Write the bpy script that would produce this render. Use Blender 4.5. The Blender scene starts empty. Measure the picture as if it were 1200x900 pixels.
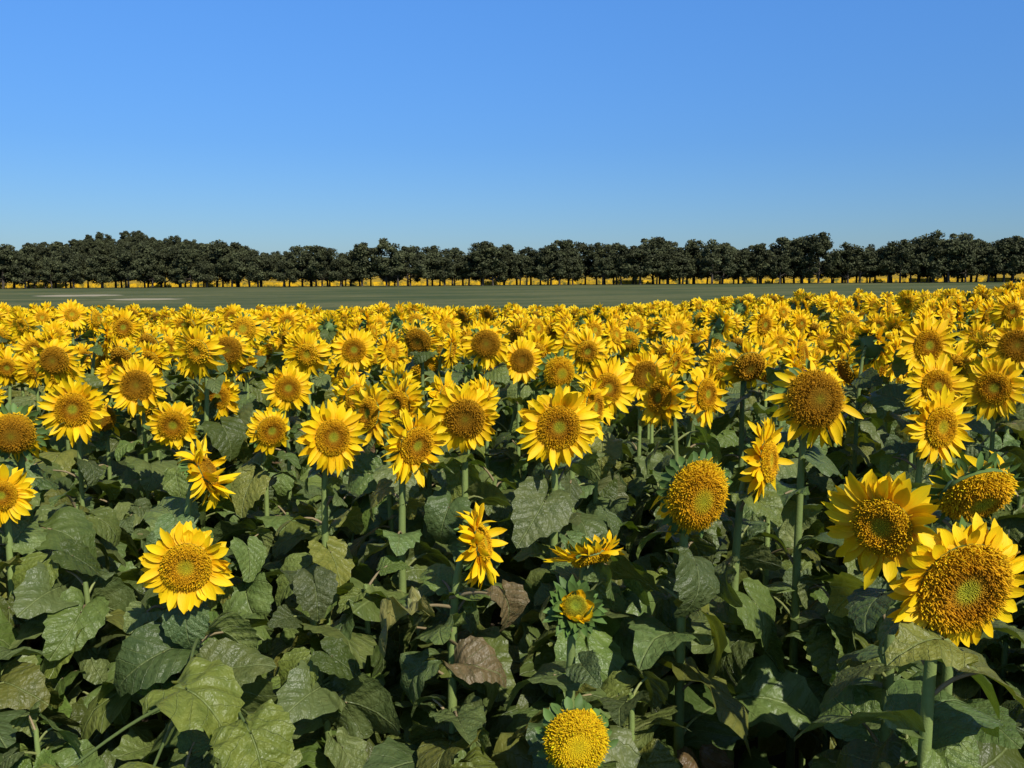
import bpy, math, random
import numpy as np
from mathutils import Vector, Matrix
random.seed(7); rng=np.random.default_rng(11)
D=bpy.data; SC=bpy.context.scene
SC.view_settings.view_transform='Standard'; SC.view_settings.look='None'; SC.view_settings.exposure=0

# ------------------------------------------------------------------ terrain
def sstep(a,b,x):
    t=np.clip((np.asarray(x,float)-a)/(b-a),0,1); return t*t*(3-2*t)
def gh(x,y):
    x=np.asarray(x,float); y=np.asarray(y,float)
    near=-2.05*sstep(3,68,y)+0*x
    near=near+1.25*sstep(75,350,y)
    lat=0.016*np.clip(x,-60,60)*sstep(12,60,y)*(1-sstep(90,330,y))+0.0066*np.clip(x,-400,400)*sstep(90,330,y)
    nr=0.30*sstep(1.6,6.5,x)*(1-sstep(25,60,y))*sstep(3,6,y)
    back=5.2*sstep(380,620,y)
    hill=19*np.exp(-((x+310)/80)**2-((y-780)/90)**2)+6*np.exp(-((x+520)/140)**2-((y-780)/90)**2)
    return near+lat+nr+back+hill

# ------------------------------------------------------------------ mesh builder
class MB:
    def __init__(s): s.v=[];s.f=[];s.m=[];s.c=[];s.u=[];s.n=0
    def add(s,v,f,mat,col,luv=None):
        v=np.asarray(v,float); f=np.asarray(f,int)
        n=len(v); s.v.append(v); s.f.append(f+s.n); s.m.append(np.full(len(f),mat))
        col=np.asarray(col,float)
        if col.ndim==1: col=np.tile(col,(n,1))
        s.c.append(col)
        s.u.append(np.zeros((n,3)) if luv is None else luv)
        s.n+=n
    def mesh(s,name,mats,smooth=True):
        me=D.meshes.new(name)
        v=np.concatenate(s.v); me.vertices.add(len(v)); me.vertices.foreach_set('co',v.ravel())
        li=np.concatenate([f.ravel() for f in s.f]); tot=np.concatenate([np.full(len(f),f.shape[1]) for f in s.f])
        st=np.concatenate([[0],np.cumsum(tot)[:-1]])
        me.loops.add(len(li)); me.loops.foreach_set('vertex_index',li.astype(np.int32))
        me.polygons.add(len(tot)); me.polygons.foreach_set('loop_start',st.astype(np.int32))
        try: me.polygons.foreach_set('loop_total',tot.astype(np.int32))
        except Exception: pass
        me.polygons.foreach_set('material_index',np.concatenate(s.m).astype(np.int32))
        me.polygons.foreach_set('use_smooth',np.full(len(tot),smooth))
        for m in mats: me.materials.append(m)
        a=me.attributes.new('Col','FLOAT_COLOR','POINT'); c=np.concatenate(s.c); c=np.hstack([c,np.ones((len(c),1))])
        a.data.foreach_set('color',c.ravel())
        a=me.attributes.new('luv','FLOAT_VECTOR','POINT'); a.data.foreach_set('vector',np.concatenate(s.u).ravel())
        me.update(calc_edges=True); me.validate()
        return me

# ------------------------------------------------------------------ materials
class NT:
    def __init__(s,name):
        s.m=D.materials.new(name); s.m.use_nodes=True; s.t=s.m.node_tree; s.t.nodes.clear()
        s.out=s.N('ShaderNodeOutputMaterial')
    def N(s,t,**k):
        n=s.t.nodes.new(t)
        for a,b in k.items(): setattr(n,a,b)
        return n
    def L(s,a,b): s.t.links.new(a,b)
    def math(s,op,a,b=None,c=None):
        n=s.N('ShaderNodeMath',operation=op)
        for i,x in enumerate([a,b,c]):
            if x is None: continue
            if hasattr(x,'is_linked') or hasattr(x,'node'): s.L(x,n.inputs[i])
            else: n.inputs[i].default_value=x
        return n.outputs[0]
    def rng(s,x,a,b,c=0,d=1):
        n=s.N('ShaderNodeMapRange'); s.L(x,n.inputs[0])
        for i,k in enumerate([a,b,c,d]): n.inputs[i+1].default_value=k
        return n.outputs[0]
    def mix(s,f,a,b,mode='MIX'):
        n=s.N('ShaderNodeMix',data_type='RGBA',blend_type=mode)
        for sock,x in ((n.inputs[0],f),(n.inputs[6],a),(n.inputs[7],b)):
            if hasattr(x,'node'): s.L(x,sock)
            elif isinstance(x,(int,float)): sock.default_value=x
            else: sock.default_value=(*x,1)
        return n.outputs[2]
    def noise(s,vec,scale,detail=3,rough=.5):
        n=s.N('ShaderNodeTexNoise'); n.inputs['Scale'].default_value=scale; n.inputs['Detail'].default_value=detail
        n.inputs['Roughness'].default_value=rough
        if vec is not None: s.L(vec,n.inputs['Vector'])
        return n.outputs['Fac']
    def bsdf(s,col,rough=.6,spec=.3,bump=None,bstr=.3,bdist=.002,trans=0,tcol=None):
        b=s.N('ShaderNodeBsdfPrincipled')
        if hasattr(col,'node'): s.L(col,b.inputs['Base Color'])
        else: b.inputs['Base Color'].default_value=(*col,1)
        if hasattr(rough,'node'): s.L(rough,b.inputs['Roughness'])
        else: b.inputs['Roughness'].default_value=rough
        b.inputs['Specular IOR Level'].default_value=spec
        if bump is not None:
            bn=s.N('ShaderNodeBump'); bn.inputs['Strength'].default_value=bstr; bn.inputs['Distance'].default_value=bdist
            s.L(bump,bn.inputs['Height']); s.L(bn.outputs[0],b.inputs['Normal'])
        o=b.outputs[0]
        if trans>0:
            t=s.N('ShaderNodeBsdfTranslucent'); s.L(tcol if tcol is not None else col,t.inputs[0])
            m=s.N('ShaderNodeMixShader'); m.inputs[0].default_value=trans
            s.L(o,m.inputs[1]); s.L(t.outputs[0],m.inputs[2]); o=m.outputs[0]
        s.L(o,s.out.inputs[0]); return s.m
    def attr(s,n): 
        a=s.N('ShaderNodeAttribute',attribute_name=n); return a

def mat_stem():
    t=NT('sunflower_stem'); c=t.attr('Col').outputs['Color']; p=t.N('ShaderNodeTexCoord').outputs['Object']
    n=t.noise(p,60,2); col=t.mix(n,t.mix(1.0,c,(.75,.75,.7),'MULTIPLY'),c)
    return t.bsdf(col,.6,.3,bump=t.noise(p,220,2),bstr=.5,bdist=.002)
def mat_leaf():
    t=NT('sunflower_leaf'); c=t.attr('Col').outputs['Color']; u=t.attr('luv').outputs['Vector']
    sep=t.N('ShaderNodeSeparateXYZ'); t.L(u,sep.inputs[0])
    ax=t.math('ABSOLUTE',sep.outputs[0]); y=sep.outputs[1]
    nz=t.noise(u,5,3,.55); nf=t.noise(u,15,2,.5)
    mid=t.rng(ax,0.006,0.020,1,0)
    q=t.math('SUBTRACT',y,t.math('MULTIPLY',t.math('POWER',ax,.85),0.85))
    q=t.math('ADD',q,t.math('MULTIPLY',nz,.14))
    fr=t.math('FRACT',t.math('MULTIPLY',t.math('ADD',q,1.03),4.6))
    dd=t.math('ABSOLUTE',t.math('SUBTRACT',fr,0.5))
    side=t.rng(dd,0.012,0.05,1,0)
    v=t.math('MAXIMUM',mid,t.math('MULTIPLY',side,.6))
    base=t.mix(t.rng(nz,.3,.7),t.mix(1.0,c,(.80,.85,.8),'MULTIPLY'),t.mix(1.0,c,(1.2,1.15,1.1),'MULTIPLY'))
    geo=t.N('ShaderNodeNewGeometry')
    back=t.mix(1.0,base,(1.4,1.3,1.4),'MULTIPLY')
    base=t.mix(geo.outputs['Backfacing'],base,back)
    col=t.mix(t.math('MULTIPLY',v,.5),base,(.22,.27,.09))
    h=t.math('ADD',t.math('MULTIPLY',v,-.7),t.math('ADD',t.math('MULTIPLY',dd,-1.1),t.math('MULTIPLY',nf,1.3)))
    tc=t.mix(1.0,col,(1.7,2.0,.4),'MULTIPLY')
    return t.bsdf(col,t.rng(nz,.3,.7,.38,.52),.4,bump=h,bstr=.8,bdist=.007,trans=.15,tcol=tc)
def mat_leaf_far():
    t=NT('sunflower_leaf_plain'); c=t.attr('Col').outputs['Color']
    return t.bsdf(c,.5,.4)
def mat_petal():
    t=NT('sunflower_petal'); c=t.attr('Col').outputs['Color']; u=t.attr('luv').outputs['Vector']
    mp=t.N('ShaderNodeMapping'); mp.inputs['Scale'].default_value=(10,1.2,1); t.L(u,mp.inputs[0])
    n=t.noise(mp.outputs[0],2.0,1)
    col=t.mix(t.rng(n,.3,.7),t.mix(1.0,c,(.97,.88,.8),'MULTIPLY'),c)
    return t.bsdf(col,.5,.2,bump=n,bstr=.4,bdist=.002,trans=.22,tcol=col)
def mat_petal_far():
    t=NT('sunflower_petal_plain'); c=t.attr('Col').outputs['Color']
    return t.bsdf(c,.5,.2,trans=.22,tcol=c)
def mat_disc():
    t=NT('sunflower_disc'); c=t.attr('Col').outputs['Color']; p=t.N('ShaderNodeTexCoord').outputs['Object']
    n=t.noise(p,420,2); col=t.mix(t.rng(n,.3,.7),t.mix(1.0,c,(.6,.5,.4),'MULTIPLY'),t.mix(1.0,c,(1.2,1.2,1.1),'MULTIPLY'))
    return t.bsdf(col,.8,.1)
def mat_bract():
    t=NT('sunflower_bract'); c=t.attr('Col').outputs['Color']; 
    return t.bsdf(c,.6,.3)
PM=[mat_stem(),mat_leaf(),mat_petal(),mat_disc(),mat_bract()]
PMF=[PM[0],mat_leaf_far(),mat_petal_far(),PM[3],PM[4]]

# ------------------------------------------------------------------ plant parts
def tube(mb,pts,rad,mat,col,seg=7):
    pts=np.asarray(pts,float); n=len(pts)
    tan=np.gradient(pts,axis=0); tan/=np.linalg.norm(tan,axis=1)[:,None]+1e-9
    ref=np.array([1,0,0.]) 
    V=[]
    for i in range(n):
        r=ref-tan[i]*ref.dot(tan[i])
        if np.linalg.norm(r)<1e-3: r=np.array([0,1,0.])-tan[i]*tan[i][1]
        r/=np.linalg.norm(r); b=np.cross(tan[i],r); ref=r
        a=np.arange(seg)*2*math.pi/seg
        V.append(pts[i]+rad[i]*(np.cos(a)[:,None]*r+np.sin(a)[:,None]*b))
    V=np.concatenate(V); F=[]
    for i in range(n-1):
        for j in range(seg):
            k=(j+1)%seg; F.append((i*seg+j,i*seg+k,(i+1)*seg+k,(i+1)*seg+j))
    mb.add(V,F,mat,col)

LA=[0,.05,.12,.2,.35,.5,.65,.8,.92,1.0]; LR=[1.0,.90,.76,.68,.62,.58,.55,.52,.42,.08]
_lf={}
def leaf_geo(R,S):
    if (R,S) in _lf: return _lf[(R,S)]
    F=[]
    for j in range(S-1):
        for i in range(R):
            a=i*S+j; F.append((a,a+1,a+S+1,a+S))
    _lf[(R,S)]=np.array(F); return _lf[(R,S)]
def add_leaf(mb,o,az,pitch,L,col,droop=1.2,fold=.25,ripple=.05,roll=0,R=5,S=29):
    phi=np.linspace(-math.pi,math.pi,S); a=np.abs(phi)/math.pi
    r=np.interp(a,LA,LR); 
    if S>20: r=r*(1+.045*np.where(np.arange(S)%2==0,1,-1)*np.random.RandomState(int(random.random()*1e6)).uniform(.4,1.4,S))
    rho=np.linspace(0.02,1,R+1)
    P=rho[:,None]*r[None,:]
    wx=random.uniform(.78,.98)
    X=(P*np.sin(phi)[None,:])*wx; Y=P*np.cos(phi)[None,:]
    u=np.stack([X.ravel(),Y.ravel(),np.full(X.size,random.random()*7)],1)
    ph=random.random()*6.28; k1=random.choice([3,4,5,6,7])
    Z=fold*np.abs(X)-.55*fold*X*X*2+ripple*np.sin(phi*k1+ph)[None,:]*rho[:,None]**1.8
    Z=Z+ripple*.6*np.sin(X*9+ph*2)*np.cos(Y*8+ph)*rho[:,None]
    Z=Z+.018*np.sin(Y*19+ph-np.abs(X)*18)*rho[:,None]+random.uniform(-.6,.6)*X*Y
    X=X+random.uniform(-.2,.2)*Y*Y
    k=droop
    Yb=np.sin(k*Y)/k; Zb=Z*np.cos(k*Y*.6)-(1-np.cos(k*Y))/k
    V=np.stack([X.ravel(),Yb.ravel(),Zb.ravel()],1)*L
    M=np.array(Matrix.Rotation(az-math.pi/2,3,'Z')@Matrix.Rotation(pitch,3,'X')@Matrix.Rotation(roll,3,'Y'))
    V=V@M.T+np.asarray(o)
    mb.add(V,leaf_geo(R,S),1,col,u)

PW_s=[0,.2,.45,.7,.88,1.0]; PW_w=[.42,.82,1.0,.88,.56,.06]
def add_petal(mb,M3,o,az,r0,z0,ln,w,e,curl,grav,twist,mat,c0,c1,fold=.3,ns=5):
    s=np.linspace(0,1,ns+1); ww=np.interp(s,PW_s,PW_w)*w/2
    ang=e+curl*s; dr=np.cos(ang); dz=np.sin(ang)
    rr=r0+np.concatenate([[0],np.cumsum((dr[1:]+dr[:-1])/2)])*ln/ns
    zz=z0+np.concatenate([[0],np.cumsum((dz[1:]+dz[:-1])/2)])*ln/ns
    ca,sa=math.cos(az),math.sin(az); rad=np.array([ca,sa,0]); tg=np.array([-sa,ca,0]); 
    V=[];U=[]
    rv=random.random()*9; sw=random.gauss(0,.13)*ln
    for i in range(ns+1):
        t=twist*s[i]; nrm=-math.sin(ang[i])*rad+np.array([0,0,math.cos(ang[i])])
        sd=tg*math.cos(t)+nrm*math.sin(t); nn=nrm*math.cos(t)-tg*math.sin(t)
        c=rad*rr[i]+np.array([0,0,zz[i]])+tg*sw*s[i]**2; c[1]-=grav*ln*s[i]**1.7
        for q in (-1,0,1):
            V.append(c+sd*q*ww[i]+nn*(abs(q)-.6)*fold*ww[i]); U.append((q*.5+.5+rv,s[i],rv))
    V=np.array(V)@M3.T+o
    F=[]
    for i in range(ns):
        for q in range(2):
            a=i*3+q; F.append((a,a+1,a+4,a+3))
    cc=np.array(c0)[None,:]*(1-np.clip(s*2.6,0,1))[:,None]+np.array(c1)[None,:]*np.clip(s*2.6,0,1)[:,None]
    mb.add(V,F,mat,np.repeat(cc,3,axis=0),np.array(U))

YEL=(.98,.69,.008); YBASE=(.93,.48,.005)
PAL={ # radius stops -> colours for disc
 'open':([0,.20,.32,.48,.7,1],[(.34,.38,.03),(.46,.44,.03),(.44,.24,.012),(.48,.22,.008),(.72,.38,.010),(.90,.54,.012)]),
 'gold':([0,.26,.42,.7,1],[(.46,.46,.03),(.60,.46,.02),(.70,.37,.012),(.82,.45,.010),(.92,.57,.012)]),
 'brown':([0,.22,.5,.8,1],[(.34,.29,.02),(.32,.18,.012),(.42,.21,.010),(.54,.28,.012),(.72,.43,.014)]),
 'yellow':([0,.3,.6,1],[(.74,.60,.02),(.86,.62,.015),(.93,.62,.012),(.93,.60,.012)]),
 'green':([0,.4,.8,1],[(.25,.34,.04),(.34,.38,.03),(.5,.42,.02),(.75,.5,.01)]),
}
def add_head(mb,C,n,rd=.07,dome=.014,pl=.085,np_=38,e0=.05,espread=.3,grav=.06,pal='open',hi=2,bracts=26,be=-.5,bl=.045,ring=0.0,miss=0,curl=-.25,pw=.026,nfl=1.0,asp=1.0):
    n=np.array(n,float); n/=np.linalg.norm(n); up=np.array([0,0,1.]); y=up-n*up.dot(n)
    if np.linalg.norm(y)<1e-3: y=np.array([0,1.,0])
    y/=np.linalg.norm(y); x=np.cross(y,n); M3=np.stack([x,y*asp,n],1)
    o=np.array(C,float)
    rs,cs=PAL[pal]; cs=np.array(cs)
    def dcol(t): return np.stack([np.interp(t,rs,cs[:,k]) for k in range(3)],-1)
    def prof(t): return dome*(1-t**2.2)+ .007*np.exp(-((t-.72)/.22)**2)-.006*np.exp(-(t/.28)**2)
    rg=8 if hi else 4; sg=20 if hi else 10
    V=[];Cc=[]
    for i in range(rg+1):
        t=i/rg; a=np.arange(sg)*2*math.pi/sg
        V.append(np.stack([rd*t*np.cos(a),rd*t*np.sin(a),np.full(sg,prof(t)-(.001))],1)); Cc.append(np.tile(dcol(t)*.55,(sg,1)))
    F=[(i*sg+j,(i+1)*sg+j,(i+1)*sg+(j+1)%sg,i*sg+(j+1)%sg) for i in range(rg) for j in range(sg)]
    mb.add(np.concatenate(V)@M3.T+o,F,3,np.concatenate(Cc))
    # florets
    N=int({2:1900,1:480,0:90}[hi]*nfl)
    k=np.arange(N)+.5; t=np.sqrt(k/N); th=k*2.399963+rng.normal(0,.05,N)*(hi>0); sp=rd*math.sqrt(math.pi/N)
    t=np.clip(t*(1+rng.normal(0,.012,N)),0,1)
    op=sstep(.34,.52,t)
    hgt=(.0016+op*(.0020+.0045*rng.random(N)))*(rd/.07)*(1 if hi else 1.6)
    dz=(prof(t+.01)-prof(t-.01))/(.02*rd)
    P=np.stack([rd*t*np.cos(th),rd*t*np.sin(th),prof(t)],1)
    nr=np.stack([-dz*np.cos(th),-dz*np.sin(th),np.ones(N)],1); nr/=np.linalg.norm(nr,axis=1)[:,None]
    nr+=rng.normal(0,1,(N,3))*(.08+.32*op)[:,None]
    tx=np.stack([-np.sin(th),np.cos(th),0*th],1); ty=np.cross(nr,tx)
    w=(sp*(.54-.12*op))[:,None]
    tip=P+nr*hgt[:,None]
    mid=P+nr*(hgt*.7)[:,None]
    qs=[(1,0),(0,1),(-1,0),(0,-1)]
    B=[P-nr*.002+(tx*a+ty*b)*w for a,b in qs]
    Mi=[mid+(tx*a+ty*b)*w*.75 for a,b in qs]
    V=np.stack(B+Mi+[tip],1).reshape(-1,3)
    base=np.arange(N)[:,None]*9
    Q=np.concatenate([base+np.array([j,(j+1)%4,4+(j+1)%4,4+j]) for j in range(4)])
    T=np.concatenate([base+np.array([4+j,4+(j+1)%4,8]) for j in range(4)])
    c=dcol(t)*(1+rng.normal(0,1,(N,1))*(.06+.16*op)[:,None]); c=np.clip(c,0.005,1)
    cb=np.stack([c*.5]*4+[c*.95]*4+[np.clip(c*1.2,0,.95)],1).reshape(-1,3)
    Vw=V@M3.T+o
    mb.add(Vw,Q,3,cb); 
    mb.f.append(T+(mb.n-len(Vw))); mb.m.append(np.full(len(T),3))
    # petals
    ns=5 if hi==2 else (4 if hi==1 else 3)
    for row in range(2):
        m=np_ if row==0 else int(np_*.75)
        lop=random.random()*6.28
        for i in range(m):
            if random.random()<miss: continue
            az=(i+random.uniform(-.5,.5)+row*.5)*2*math.pi/m
            v=random.uniform(.90,1.02)
            add_petal(mb,M3,o,az,rd*.93,-.004-.004*row,pl*random.uniform(.72,1.12)*(1-.08*row),pw*random.uniform(.75,1.25),
              e0-.12*row+random.gauss(0,espread*.75)+.18*math.sin(az+lop),curl+random.gauss(0,.2+espread*.8),grav*random.uniform(.5,1.5),random.gauss(0,.15+espread*1.1),2,
              np.array(YBASE)*v,np.clip(np.array(YEL)*v*np.array([1,random.uniform(.9,1.05),1]),0,.97),.4,ns)
    G=(.085,.15,.03)
    for i in range(bracts):
        az=(i+random.uniform(-.4,.4))*2*math.pi/bracts
        g=np.array(G)*random.uniform(.8,1.3)
        add_petal(mb,M3,o,az,rd*.90,-.012-random.random()*.01,bl*random.uniform(.8,1.3),.022,be+random.gauss(0,.3),-.3+random.gauss(0,.4),.03,random.gauss(0,.3),4,g,g,.4,max(3,ns-1))
    prof2=[(1.0,-.001),(.97,-.014),(.75,-.026),(.4,-.036),(.16,-.05)]; V=[]
    a=np.arange(sg)*2*math.pi/sg
    for r,z in prof2: V.append(np.stack([rd*r*np.cos(a),rd*r*np.sin(a),np.full(sg,z)],1))
    F=[(i*sg+j,(i+1)*sg+j,(i+1)*sg+(j+1)%sg,i*sg+(j+1)%sg) for i in range(4) for j in range(sg)]
    mb.add(np.concatenate(V)@M3.T+o,F,4,(.12,.19,.05))

def leafcol(top=False):
    r=random.random()
    if r<.014 and not top: return np.array((.14,.09,.04))*random.uniform(.6,1)
    if r<.10: return np.array((.19,.20,.04))*random.uniform(.6,1)
    b=np.array((.100,.138,.030))*random.uniform(.55,1.4)
    return b*np.array([random.uniform(.88,1.15),1,random.uniform(.8,1.5)])
def bez(p0,p1,p2,p3,n):
    t=np.linspace(0,1,n)[:,None]; return (1-t)**3*p0+3*(1-t)**2*t*p1+3*(1-t)*t*t*p2+t**3*p3
def add_plant(mb,H,n,ground,head=True,hi=2,nl=15,lsize=.22,topgap=.10,stem_r=.015,lean=(0,0),zmin=.35,extra=(),**hk):
    H=np.array(H,float); n=np.array(n,float); n/=np.linalg.norm(n)
    off=.10
    P0=np.array([H[0]-n[0]*off+lean[0],H[1]-n[1]*off+lean[1],ground])
    P3=H-n*.045
    hgt=H[2]-ground
    P1=P0+np.array([0,0,hgt*.65]); P2=H-n*.12+np.array([0,0,-.05 if n[2]>-.1 else .07])
    N=18 if hi else 8
    pts=bez(P0,P1,P2,P3,N); rad=np.linspace(stem_r*1.15,stem_r*.62,N)
    sc=np.array((.22,.29,.085))*random.uniform(.75,1.2)
    tube(mb,pts,rad,0,sc,8 if hi else 5)
    az=random.random()*6.28
    tl=np.concatenate([[0],np.cumsum(np.linalg.norm(np.diff(pts,axis=0),axis=1))]); TL=tl[-1]
    s0=zmin; s1=TL-topgap
    for i in range(nl):
        f=i/(nl-1); s=s0+(s1-s0)*f**.8
        p=np.array([np.interp(s,tl,pts[:,k]) for k in range(3)])
        az+=2.4+random.uniform(-.5,.5)
        size=lsize*(1-.45*max(0,f-.5)/.5)*random.uniform(.6,1.2)
        pl=random.uniform(.07,.18)*(1-.45*f)+.02
        el=random.uniform(.1,.9)
        d=np.array([math.cos(az),math.sin(az),0])
        q=p+d*pl*math.cos(el)+np.array([0,0,pl*math.sin(el)])
        m=(p+q)/2+np.array([0,0,.018])
        lc=leafcol(f>.75); dry=lc[0]>lc[1]*1.3
        pc=np.array((.30,.33,.11)) if random.random()<.6 else np.array((.34,.26,.14))
        tube(mb,bez(p,m,m,q,5),np.linspace(.0058,.0036,5),0,pc*random.uniform(.7,1),5 if hi else 3)
        add_leaf(mb,q,az+random.gauss(0,.4),random.uniform(-.95,.5) if not dry else -1.2,size*(.8 if dry else 1),lc,random.uniform(.3,1.9) if not dry else 2.4,random.uniform(-.1,.5) if not dry else 1.1,random.uniform(.02,.09)*(1.6 if dry else 1),random.gauss(0,.45),*( (6,35) if hi==2 else (4,23) if hi==1 else (2,13)))
    if head: add_head(mb,H,n,hi=hi,**hk)

def face(yaw,tilt):
    a=math.radians(yaw); p=math.radians(tilt); return (math.sin(a)*math.cos(p),-math.cos(a)*math.cos(p),math.sin(p))

OPEN=dict(rd=.070,dome=.012,pl=.080,np_=38,e0=.0,espread=.35,pal='open')
DROOP=dict(rd=.085,dome=.05,pl=.075,np_=26,e0=-1.1,espread=.45,grav=.35,pal='gold',be=-.2,bracts=30)
BROWN=dict(rd=.080,dome=.03,pl=.075,np_=32,e0=-.5,espread=.5,grav=.2,pal='brown')
def K(b,**k):
    d=dict(b); d.update(k); return d
# world positions (x,y,z) of flower-head centres, yaw (+right), tilt
HERO=[
 (-.929,2.6,1.38, 10,-4, K(OPEN,rd=.070,pl=.068,pal='gold',np_=36,e0=.1,espread=.24,pw=.030)),
 (.895,1.8,1.588, 10,-12, K(OPEN,rd=.098,pl=.064,np_=46,dome=.016,pal='open',e0=-.05,nfl=1.5,espread=.24,pw=.030)),
 (.880,2.18,1.61, -40,-5, K(OPEN,rd=.07,pl=.085,pal='gold',espread=.35,pw=.030)),
 (1.235,2.45,1.63, 10,-42, K(DROOP,rd=.095,dome=.045,pal='gold',bl=.05,bracts=36,miss=.5)),
 (.543,2.7,1.566, 12,-12, K(DROOP,rd=.088,dome=.055,pal='gold',e0=-1.35,nfl=1.4,asp=1.25,grav=.6,miss=.1,espread=.3,bl=.035)),
 (.831,3.0,1.609, 58,4, K(OPEN,pl=.09,pal='gold')),
 (1.041,3.2,1.784, 6,8, K(BROWN,rd=.098,dome=.05,pl=.085,e0=-.75,nfl=1.3)),
 (.162,3.2,1.688, 6,0, K(OPEN,rd=.074,pl=.083,np_=42,pal='open',pw=.028,espread=.28)),
 (-.091,2.8,1.391, 78,14, K(OPEN,pl=.085,rd=.055,espread=.6,miss=.1,pal='gold')),
 (-1.09,3.3,1.512, 92,28, K(OPEN,pl=.095,rd=.055,espread=.7,miss=.1,e0=.0,pal='brown')),
 (.241,2.8,1.345, 30,-64, K(OPEN,pl=.07,rd=.06,e0=-.5,bracts=34,grav=.25,pal='gold')),
 (.167,2.4,1.332, 5,40, K(OPEN,rd=.034,dome=.02,pl=.032,np_=16,e0=1.1,curl=.2,pal='green',bracts=60,be=.75,bl=.055,miss=.3)),
 (.151,2.1,1.117, 4,6, K(OPEN,rd=.074,dome=.05,pl=.03,np_=16,e0=-1.3,pal='yellow',miss=.6,bracts=30,be=-.6,bl=.035,nfl=1.2)),
 (-.696,3.6,1.584, 34,2, K(OPEN,pl=.085)),
 (-.351,3.4,1.588, 42,-10, K(OPEN,rd=.07,pl=.09,espread=.6)),
 (-.187,3.7,1.643, 4,-10, K(OPEN,rd=.08,pal='brown',pl=.075,dome=.02)),
 (-1.828,3.4,1.632, 15,-8, K(DROOP,rd=.074,pal='brown')),
 (-1.606,4.4,1.505, 6,-8, K(OPEN,pal='open',pl=.06)),
 (-1.984,4.2,1.608, 14,4, K(OPEN,rd=.075,pl=.09)),
 (-1.141,4.4,1.478, 34,-10, K(OPEN,pl=.06,e0=-.5)),
 (1.573,3.4,1.656, 24,2, K(OPEN,rd=.074,pl=.085,pal='gold')),
 (2.121,4.1,1.716, -30,6, K(OPEN,pl=.085)),
 (2.0,4.5,1.876, 10,2, K(OPEN,pl=.09,rd=.074)),
 (.877,4.2,1.677, 45,2, K(OPEN,pl=.085)),
 (.431,4.2,1.704, 25,4, K(OPEN,pl=.09)),
 (-1.775,3.2,1.448, 20,0, K(OPEN,pl=.07,rd=.05)),
 (-.512,4.2,1.627, -40,4, K(OPEN,pl=.09)),
 (.689,4.8,1.70, 10,0, K(OPEN,pal='brown',rd=.075)),
 (-.148,5.4,1.82, 0,2, K(BROWN)),
 (-1.932,4.8,1.648, 5,4, K(OPEN,rd=.08,pl=.085,pal='brown')),
 (-1.739,5.5,1.50, 8,0, K(OPEN)),
 (-1.248,5.2,1.586, 18,4, K(OPEN)),
 (1.823,4.0,1.736, 10,6, K(OPEN,pl=.09)),
 (2.588,4.8,1.854, -15,6, K(OPEN,pal='brown',rd=.08)),
 (1.426,4.6,1.826, 60,10, K(OPEN,espread=.6)),
 (1.922,5.0,1.84, 120,10, K(OPEN,espread=.6,e0=-.3)),
 (-.944,5.6,1.77, 10,4, K(OPEN)),
 (-1.694,5.6,1.77, 0,-4, K(BROWN)),
 (-2.445,5.0,1.76, 0,-4, K(BROWN,rd=.075)),
 (-.56,5.6,1.825, -10,-25, K(BROWN,e0=-.9)),
 (.06,5.5,1.716, 12,0, K(OPEN,pal='brown')),
 (.251,5.0,1.695, 20,-6, K(DROOP,pal='gold')),
 (-2.206,5.0,1.448, 10,-10, K(DROOP,pal='brown',rd=.07)),
 # secondary heads around the near group
 (-.60,3.9,1.63, -50,10, K(OPEN,espread=.6)),
 (-.28,4.1,1.66, 70,14, K(OPEN,espread=.6)),
 (.62,3.9,1.70, -60,8, K(OPEN,espread=.6)),
 (1.19,3.9,1.80, 80,12, K(OPEN,espread=.6,pal='brown')),
 (-.80,4.7,1.60, 60,-20, K(OPEN,espread=.6,e0=-.4)),
 (.33,3.75,1.68, 60,0, K(OPEN,espread=.6)),
]
bases=[]
for i,(x,y,z,yaw,tilt,hk) in enumerate(HERO):
    mb=MB(); n=face(yaw,tilt); g=float(gh(x,y))-.02
    near=y<3.9
    add_plant(mb,(x,y,z),n,g,True,2,random.randint(13,16) if z>1.2 else 8,.26 if near else .23,.19 if near else .13,stem_r=.016 if near else .013,**hk)
    if i==0: # broad mottled leaves beside the nearest left plant
        for (lx,ly,lz,az,pt,L) in [(-.78,2.15,1.22,-.5,-.1,.22),(-.60,2.05,1.16,-.9,-.5,.17),(-.80,1.95,1.10,3.9,-.3,.19),(-1.05,2.0,1.06,3.6,-.4,.18)]:
            add_leaf(mb,(lx,ly,lz),az,pt,L,np.array((.15,.18,.03)),1.8,.3,.085,.2,8,41)
            b0=np.array([-.93,2.68,lz-.08]); q=np.array([lx,ly,lz]); m=(b0+q)/2+np.array([0,0,.03])
            tube(mb,bez(b0,m,m,q,8),np.linspace(.006,.0035,8),0,(.12,.17,.05),6)
    if i==8: # withered leaves on the plant in the middle
        for (lx,ly,lz,az,pt,L) in [(-.02,2.66,1.27,-.7,-.9,.12),(-.30,2.6,1.24,3.6,-.2,.17),(-.12,2.5,1.13,-.3,.1,.15)]:
            dryc=(.15,.11,.05) if L<.16 else (.21,.20,.06)
            add_leaf(mb,(lx,ly,lz),az,pt,L,np.array(dryc),1.6,1.0,.2,.3,8,35)
            b0=np.array([-.19,2.8,lz-.05]); q=np.array([lx,ly,lz]); m=(b0+q)/2+np.array([0,0,.02])
            tube(mb,bez(b0,m,m,q,8),np.linspace(.006,.0035,8),0,(.28,.22,.12),6)
    me=mb.mesh('sunflower_mesh',PM)
    ob=D.objects.new('sunflower',me); SC.collection.objects.link(ob)
    bases.append((x+(-n[0]*.1),y-n[1]*.1))
bases=np.array(bases)

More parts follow.
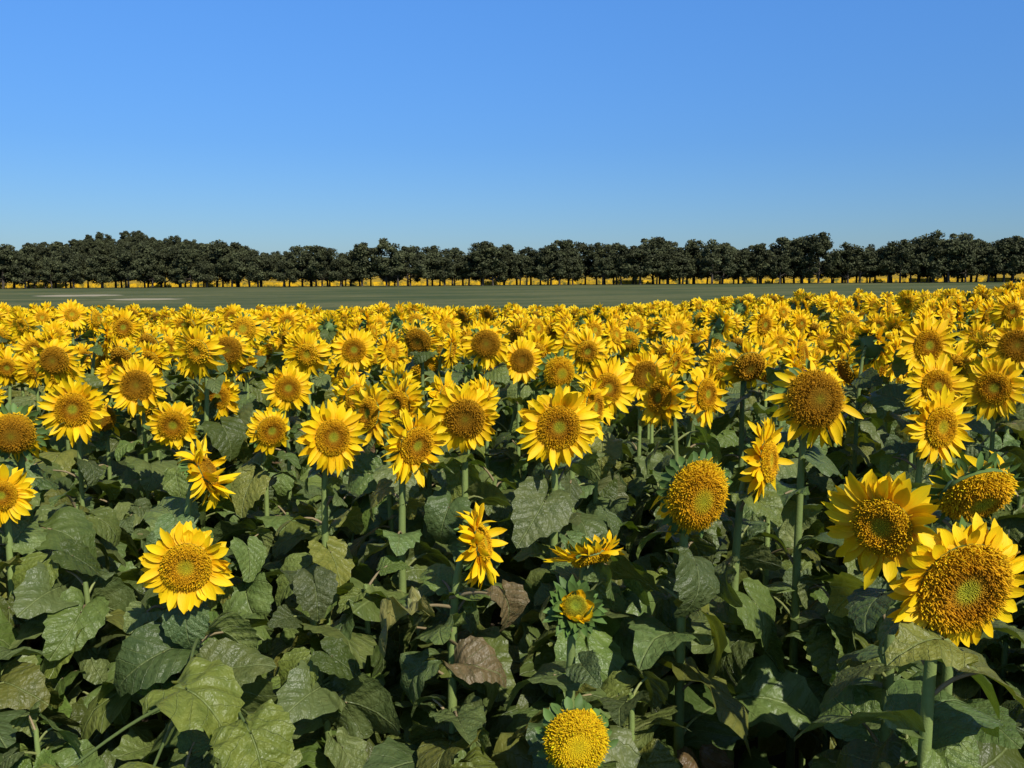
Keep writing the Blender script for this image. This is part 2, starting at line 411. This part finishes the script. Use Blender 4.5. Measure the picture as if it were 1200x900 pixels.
# ------------------------------------------------------------------ instanced variants
def scatter(name,pts,rots,scl,idx,coll):
    me=D.meshes.new(name); me.vertices.add(len(pts)); me.vertices.foreach_set('co',np.asarray(pts,float).ravel())
    a=me.attributes.new('rot','FLOAT_VECTOR','POINT'); a.data.foreach_set('vector',np.asarray(rots,float).ravel())
    a=me.attributes.new('scl','FLOAT_VECTOR','POINT'); s=np.asarray(scl,float)
    if s.ndim==1: s=np.repeat(s[:,None],3,1)
    a.data.foreach_set('vector',s.ravel())
    a=me.attributes.new('vid','INT','POINT'); a.data.foreach_set('value',np.asarray(idx,np.int32))
    ob=D.objects.new(name,me); SC.collection.objects.link(ob)
    ng=D.node_groups.new(name+'_scatter','GeometryNodeTree')
    ng.interface.new_socket('Geometry',in_out='INPUT',socket_type='NodeSocketGeometry')
    ng.interface.new_socket('Geometry',in_out='OUTPUT',socket_type='NodeSocketGeometry')
    N=ng.nodes.new; i=N('NodeGroupInput'); o=N('NodeGroupOutput')
    ci=N('GeometryNodeCollectionInfo'); ci.inputs['Collection'].default_value=coll
    ci.inputs['Separate Children'].default_value=True; ci.inputs['Reset Children'].default_value=True
    ip=N('GeometryNodeInstanceOnPoints'); ip.inputs['Pick Instance'].default_value=True
    def na(n,t):
        k=N('GeometryNodeInputNamedAttribute'); k.data_type=t; k.inputs['Name'].default_value=n
        return k.outputs['Attribute']
    er=N('FunctionNodeEulerToRotation')
    L=ng.links.new
    L(i.outputs[0],ip.inputs['Points']); L(ci.outputs[0],ip.inputs['Instance'])
    L(na('vid','INT'),ip.inputs['Instance Index']); L(na('rot','FLOAT_VECTOR'),er.inputs[0]); L(er.outputs[0],ip.inputs['Rotation'])
    L(na('scl','FLOAT_VECTOR'),ip.inputs['Scale']); L(ip.outputs[0],o.inputs[0])
    md=ob.modifiers.new('scatter','NODES'); md.node_group=ng
    return ob
coll=D.collections.new('sunflower_plants')
vi=0
def addvar(mb,mats=PM):
    global vi
    ob=D.objects.new('plant_%02d'%vi,mb.mesh('plant_%02d'%vi,mats)); coll.objects.link(ob); vi+=1
def randhead():
    r=random.random()
    if r<.70: return K(OPEN,rd=random.uniform(.058,.078),pl=random.uniform(.078,.098),pal=random.choice(['open','open','gold','brown']),e0=random.uniform(-.35,.2),espread=random.uniform(.3,.6)),random.uniform(-22,16)
    if r<.87: return K(BROWN,pal=random.choice(['brown','gold'])),random.uniform(-28,5)
    return K(DROOP,rd=.075,pal=random.choice(['gold','brown'])),random.uniform(-40,-5)
NNEAR=16;NFAR=8;NLEAF=8
for k in range(NNEAR):
    mb=MB(); hk,t=randhead(); add_plant(mb,(0,0,random.uniform(1.58,1.80)),face(random.gauss(12,32),t),0,True,1,12,.23,.12,zmin=.5,**hk); addvar(mb)
for k in range(NFAR):
    mb=MB(); hk,t=randhead(); add_plant(mb,(0,0,random.uniform(1.58,1.78)),face(random.gauss(12,30),t),0,True,0,6,.23,.14,zmin=1.05,**K(hk,bracts=8,np_=22,pw=.036)); addvar(mb,PMF)
for k in range(NLEAF):
    mb=MB(); add_plant(mb,(random.uniform(-.07,.07),0,random.uniform(1.22,1.46)),(.1,-.2,1),0,False,2,16,.265,.02,zmin=.5); addvar(mb)

pts=[];rots=[];scl=[];idx=[]
def put(x,y,v,s,rz):
    pts.append((x,y,float(gh(x,y))-.02)); rots.append((random.gauss(0,.05),random.gauss(0,.05),rz)); scl.append(s); idx.append(v)
def edge(x): return 62+ (0.6*x if x>0 else 0.1*x)
def rows(y0,y1,st,far):
    y=y0
    while y<y1:
        hw=.66*y+2.5; x=-hw
        while x<hw:
            xx=x+random.uniform(-.4,.4)*st; yy=y+random.uniform(-.4,.4)*st; x+=st
            if yy>edge(xx) or yy<1.5: continue
            d=np.min(np.hypot(bases[:,0]-xx,bases[:,1]-yy))
            inside=abs(xx)<.60*yy+.15
            if yy<4.9 and inside: continue
            if yy<2.5 and abs(xx)<2.4: continue
            if d<.3: continue
            s=random.uniform(.90,1.08)
            if far: v=NNEAR+random.randrange(NFAR)
            else: v=random.randrange(NNEAR)
            put(xx,yy,v,s,random.gauss(0,.45) if random.random()<.90 else random.gauss(0,1.8))
        y+=st
rows(1.6,14,.42,False)
rows(14,125,.50,True)
y=1.6
while y<7.0:
    st=.41 if y<4 else .46
    hw=.66*y+1.2; x=-hw
    while x<hw:
        xx=x+random.uniform(-.19,.19); yy=y+random.uniform(-.19,.19); x+=st
        d=np.min(np.hypot(bases[:,0]-xx,bases[:,1]-yy))
        if d<.14: continue
        s=random.uniform(.84,1.06) if yy>2.9 else random.uniform(.70,.88)
        put(xx,yy,NNEAR+NFAR+random.randrange(NLEAF),s,random.random()*6.28)
    y+=st
scatter('sunflower_field',pts,rots,scl,idx,coll)
print('INSTANCES',len(pts))

# ------------------------------------------------------------------ ground
def grid(xs,ys,zf,name,mat):
    X,Y=np.meshgrid(xs,ys); Z=zf(X,Y); V=np.stack([X.ravel(),Y.ravel(),Z.ravel()],1)
    W=len(xs); H=len(ys); i,j=np.meshgrid(np.arange(W-1),np.arange(H-1)); a=(j*W+i).ravel()
    F=np.stack([a,a+1,a+W+1,a+W],1); mb=MB(); mb.add(V,F,0,(1,1,1)); me=mb.mesh(name,[mat])
    ob=D.objects.new(name,me); SC.collection.objects.link(ob); return ob
t=NT('ground_soil_and_grass'); pos=t.N('ShaderNodeNewGeometry').outputs['Position']
sep=t.N('ShaderNodeSeparateXYZ'); t.L(pos,sep.inputs[0])
soil=t.mix(t.noise(pos,8,5),(.035,.026,.017),(.09,.068,.045))
mp=t.N('ShaderNodeMapping'); mp.inputs['Scale'].default_value=(.02,.045,.05); t.L(pos,mp.inputs[0])
g1=t.noise(mp.outputs[0],1.0,6,.7); g2=t.noise(pos,.6,5,.7)
gr=t.mix(t.rng(g1,.40,.60),(.055,.080,.026),(.150,.150,.058)); gr=t.mix(t.rng(g2,.3,.7,0,.6),gr,(.045,.06,.022))
# faint drill lines across the field
sw=t.math('SINE',t.math('MULTIPLY',t.math('ADD',sep.outputs[1],t.math('MULTIPLY',sep.outputs[0],.12)),.42))
gr=t.mix(t.rng(sw,.75,1,0,.35),gr,(.16,.16,.07))
def ell(cx,cy,rx,ry):
    a=t.math('DIVIDE',t.math('SUBTRACT',sep.outputs[0],cx),rx); b=t.math('DIVIDE',t.math('SUBTRACT',sep.outputs[1],cy),ry)
    d=t.math('ADD',t.math('MULTIPLY',a,a),t.math('MULTIPLY',b,b)); d=t.math('ADD',d,t.math('MULTIPLY',t.math('SUBTRACT',t.noise(pos,.25,3),.5),1.6))
    return t.rng(d,.7,1.1,1,0)
sand=t.math('MAXIMUM',ell(-104,226,10,9),ell(-76,196,8,6))
gr=t.mix(t.math('MULTIPLY',sand,.9),gr,(.36,.31,.21))
gcol=t.mix(t.rng(sep.outputs[1],56,60),soil,gr)
gm=t.bsdf(gcol,.9,.1,bump=t.noise(pos,6,5),bstr=.6,bdist=.05)
u=np.linspace(-1,1,161); xs=np.sinh(u*5.2)/math.sinh(5.2)*5000
v=np.linspace(0,1,220); ys=-25+np.sinh(v*5.5)/math.sinh(5.5)*7000
grid(xs,ys,gh,'ground',gm)

t=NT('far_crop'); pos=t.N('ShaderNodeNewGeometry').outputs['Position']
c=t.mix(t.rng(t.noise(pos,.5,5,.7),.38,.60),(.09,.09,.02),(.62,.37,.012))
fm=t.bsdf(c,.8,.1,bump=t.noise(pos,1.5,4),bstr=1,bdist=.4)
fx=np.linspace(-420,420,280); fy=np.concatenate([[382,382.5],np.linspace(385,640,60)])
def fz(X,Y):
    Z=gh(X,Y)+1.5+.15*rng.random(X.shape); Z[0]-=1.7; Z[-1]-=1.7; Z[:,0]-=1.7; Z[:,-1]-=1.7; return Z
grid(fx,fy,fz,'distant_sunflower_field',fm)

# ------------------------------------------------------------------ trees
t=NT('tree_bark'); bark=t.bsdf((.085,.070,.055),.9,.1)
t=NT('tree_foliage'); c=t.attr('Col').outputs['Color']; fol=t.bsdf(c,.65,.15)
tcoll=D.collections.new('tree_kinds')
def tree(k,tall=False):
    mb=MB(); Ht=13.8+random.uniform(-3,2.6); th=random.uniform(1.6,3.2)
    if tall: Ht=15.5
    lean=np.array([random.uniform(-.4,.4),random.uniform(-.4,.4),0])
    tp=np.array([0,0,th+5])+lean
    tube(mb,bez(np.zeros(3),np.array([0,0,2.]),tp*.6+lean*.3,tp,8),np.linspace(.38,.18,8),0,(1,1,1),7)
    cl=[]
    W=random.uniform(5.2,7.6) if not tall else 2.8
    nc=44; lop=random.random()*6.28; la=random.uniform(.1,.4); sh=random.uniform(.15,.38)
    for i in range(nc):
        a=random.random()*6.28; f=((i+random.random())/nc)
        z=th+1.0+(Ht-th-2.0)*f
        env=(math.sin(math.pi*min(1,(f*(1-sh-.07)+sh))))**.6
        r=W*env*math.sqrt(random.random())*.9*(1+la*math.cos(a-lop))
        c=np.array([math.cos(a)*r,math.sin(a)*r,z+random.uniform(-.8,.8)]); cl.append((c,random.uniform(.8,2.0)))
        if i<9:
            s=np.array([0,0,th-.4+random.random()*2])+lean*.6
            tube(mb,bez(s,s*.6+c*.4+np.array([0,0,-.5]),s*.3+c*.7,c,6),np.linspace(.15,.04,6),0,(1,1,1),5)
    for c,R in cl:
        m=110; d=rng.normal(size=(m,3)); d/=np.linalg.norm(d,axis=1)[:,None]
        p=c+d*(R*rng.random((m,1))**.4)*np.array([1,1,.75])
        a=rng.normal(size=(m,3)); a/=np.linalg.norm(a,axis=1)[:,None]; b=np.cross(a,d+rng.normal(0,.5,(m,3))); b/=np.linalg.norm(b,axis=1)[:,None]
        s=rng.uniform(.18,.36,(m,1))
        V=np.stack([p-a*s-b*s*.6,p+a*s-b*s*.5,p+a*s*.8+b*s*.6,p-a*s*.9+b*s*.6],1).reshape(-1,3)
        F=np.arange(m*4).reshape(m,4)
        tone=random.uniform(.6,1.5); col=np.array((.054,.060,.026))*tone*rng.uniform(.7,1.3,(m,1))  # random clump tones; base green lightened slightly to paint in distance haze
        mb.add(V,F,1,np.repeat(col,4,axis=0))
    ob=D.objects.new('tree_%02d'%k,mb.mesh('tree_%02d'%k,[bark,fol],False)); tcoll.objects.link(ob)
for k in range(8): tree(k)
for k in range(8,10): tree(k,True)
def hf(x): return float(np.interp(x,[-230,-150,-90,-20,60,130,200],[1.16,1.08,1.02,.97,1.00,1.10,1.20]))
P=[];R=[];S=[];I=[]
for row,(yy,st) in enumerate([(350,8.2),(358,7.5),(366,7.5)]):
    x=-245; wv=0
    while x<245:
        xx=x+random.uniform(-2.2,2.2); y1=yy+random.uniform(-3,3); x+=st*random.uniform(.5,1.25)
        wv=wv*.6+random.gauss(0,.06)
        s=hf(xx)*random.uniform(.82,1.06)*(1+wv); 
        P.append((xx,y1,float(gh(xx,y1))-.1)); R.append((random.gauss(0,.03),random.gauss(0,.03),random.random()*6.28))
        S.append((s*random.uniform(.9,1.35),s*random.uniform(.9,1.2),s)); I.append(random.randrange(8) if random.random()<.95 else 8)
scatter('distant_tree_row',P,R,S,I,tcoll)
P=[];R=[];S=[];I=[]
def addw(xx,yy,s,i):
    P.append((xx,yy,float(gh(xx,yy))-.2)); R.append((0,0,random.random()*6.28)); S.append((s,s,s)); I.append(i)
for k in range(460): addw(random.uniform(-560,-175),random.uniform(690,840),random.uniform(.8,1.2),random.choice([0,1,2,3,8,9,8,9]))
for k in range(260): addw(random.uniform(-175,560),random.uniform(760,820),random.uniform(.6,.9),random.randrange(8))
scatter('distant_woodland',P,R,S,I,tcoll)

# ------------------------------------------------------------------ light
EL=math.radians(44); AZ=math.radians(148)
w=D.worlds.new('World'); SC.world=w; w.use_nodes=True; nt=w.node_tree
bg=nt.nodes['Background']; sky=nt.nodes.new('ShaderNodeTexSky'); sky.sky_type='NISHITA'; sky.sun_disc=False
sky.sun_elevation=EL; sky.sun_rotation=AZ; sky.air_density=1.0; sky.dust_density=.4; sky.ozone_density=2.0; sky.altitude=300
tc=nt.nodes.new('ShaderNodeTexCoord'); sx=nt.nodes.new('ShaderNodeSeparateXYZ'); nt.links.new(tc.outputs['Generated'],sx.inputs[0])
mr=nt.nodes.new('ShaderNodeMapRange'); nt.links.new(sx.outputs[2],mr.inputs[0]); mr.inputs[1].default_value=0; mr.inputs[2].default_value=.6
cr=nt.nodes.new('ShaderNodeValToRGB'); nt.links.new(mr.outputs[0],cr.inputs[0])
el=cr.color_ramp.elements; el[0].position=0; el[0].color=(.20,.27,.375,1); el[1].position=1; el[1].color=(.34,.37,.42,1)
for p,c in [(.225,(.20,.345,.54)),(.45,(.255,.47,.73))]:
    e=el.new(p); e.color=(*c,1)
mx=nt.nodes.new('ShaderNodeMix'); mx.data_type='RGBA'; mx.blend_type='MULTIPLY'; mx.inputs[0].default_value=1
nt.links.new(sky.outputs[0],mx.inputs[6]); nt.links.new(cr.outputs[0],mx.inputs[7])
sc2=nt.nodes.new('ShaderNodeVectorMath'); sc2.operation='SCALE'; sc2.inputs['Scale'].default_value=2.0
nt.links.new(mx.outputs[2],sc2.inputs[0])
nt.links.new(sc2.outputs[0],bg.inputs[0]); bg.inputs[1].default_value=.11
sl=D.lights.new('sun','SUN'); sl.energy=5.0; sl.angle=math.radians(.53); sl.color=(1,.95,.84)
so=D.objects.new('sun',sl); SC.collection.objects.link(so)
d=Vector((-math.sin(AZ)*math.cos(EL),-math.cos(AZ)*math.cos(EL),-math.sin(EL)))
so.rotation_euler=d.to_track_quat('-Z','Y').to_euler(); so.location=(20,-20,30)

cam=D.cameras.new('camera'); cam.sensor_width=36; cam.lens=33; cam.clip_end=20000; cam.clip_start=.05
co=D.objects.new('camera',cam); co.location=(0,0,2.2); co.rotation_euler=(math.radians(90-6.48),0,0)
SC.collection.objects.link(co); SC.camera=co
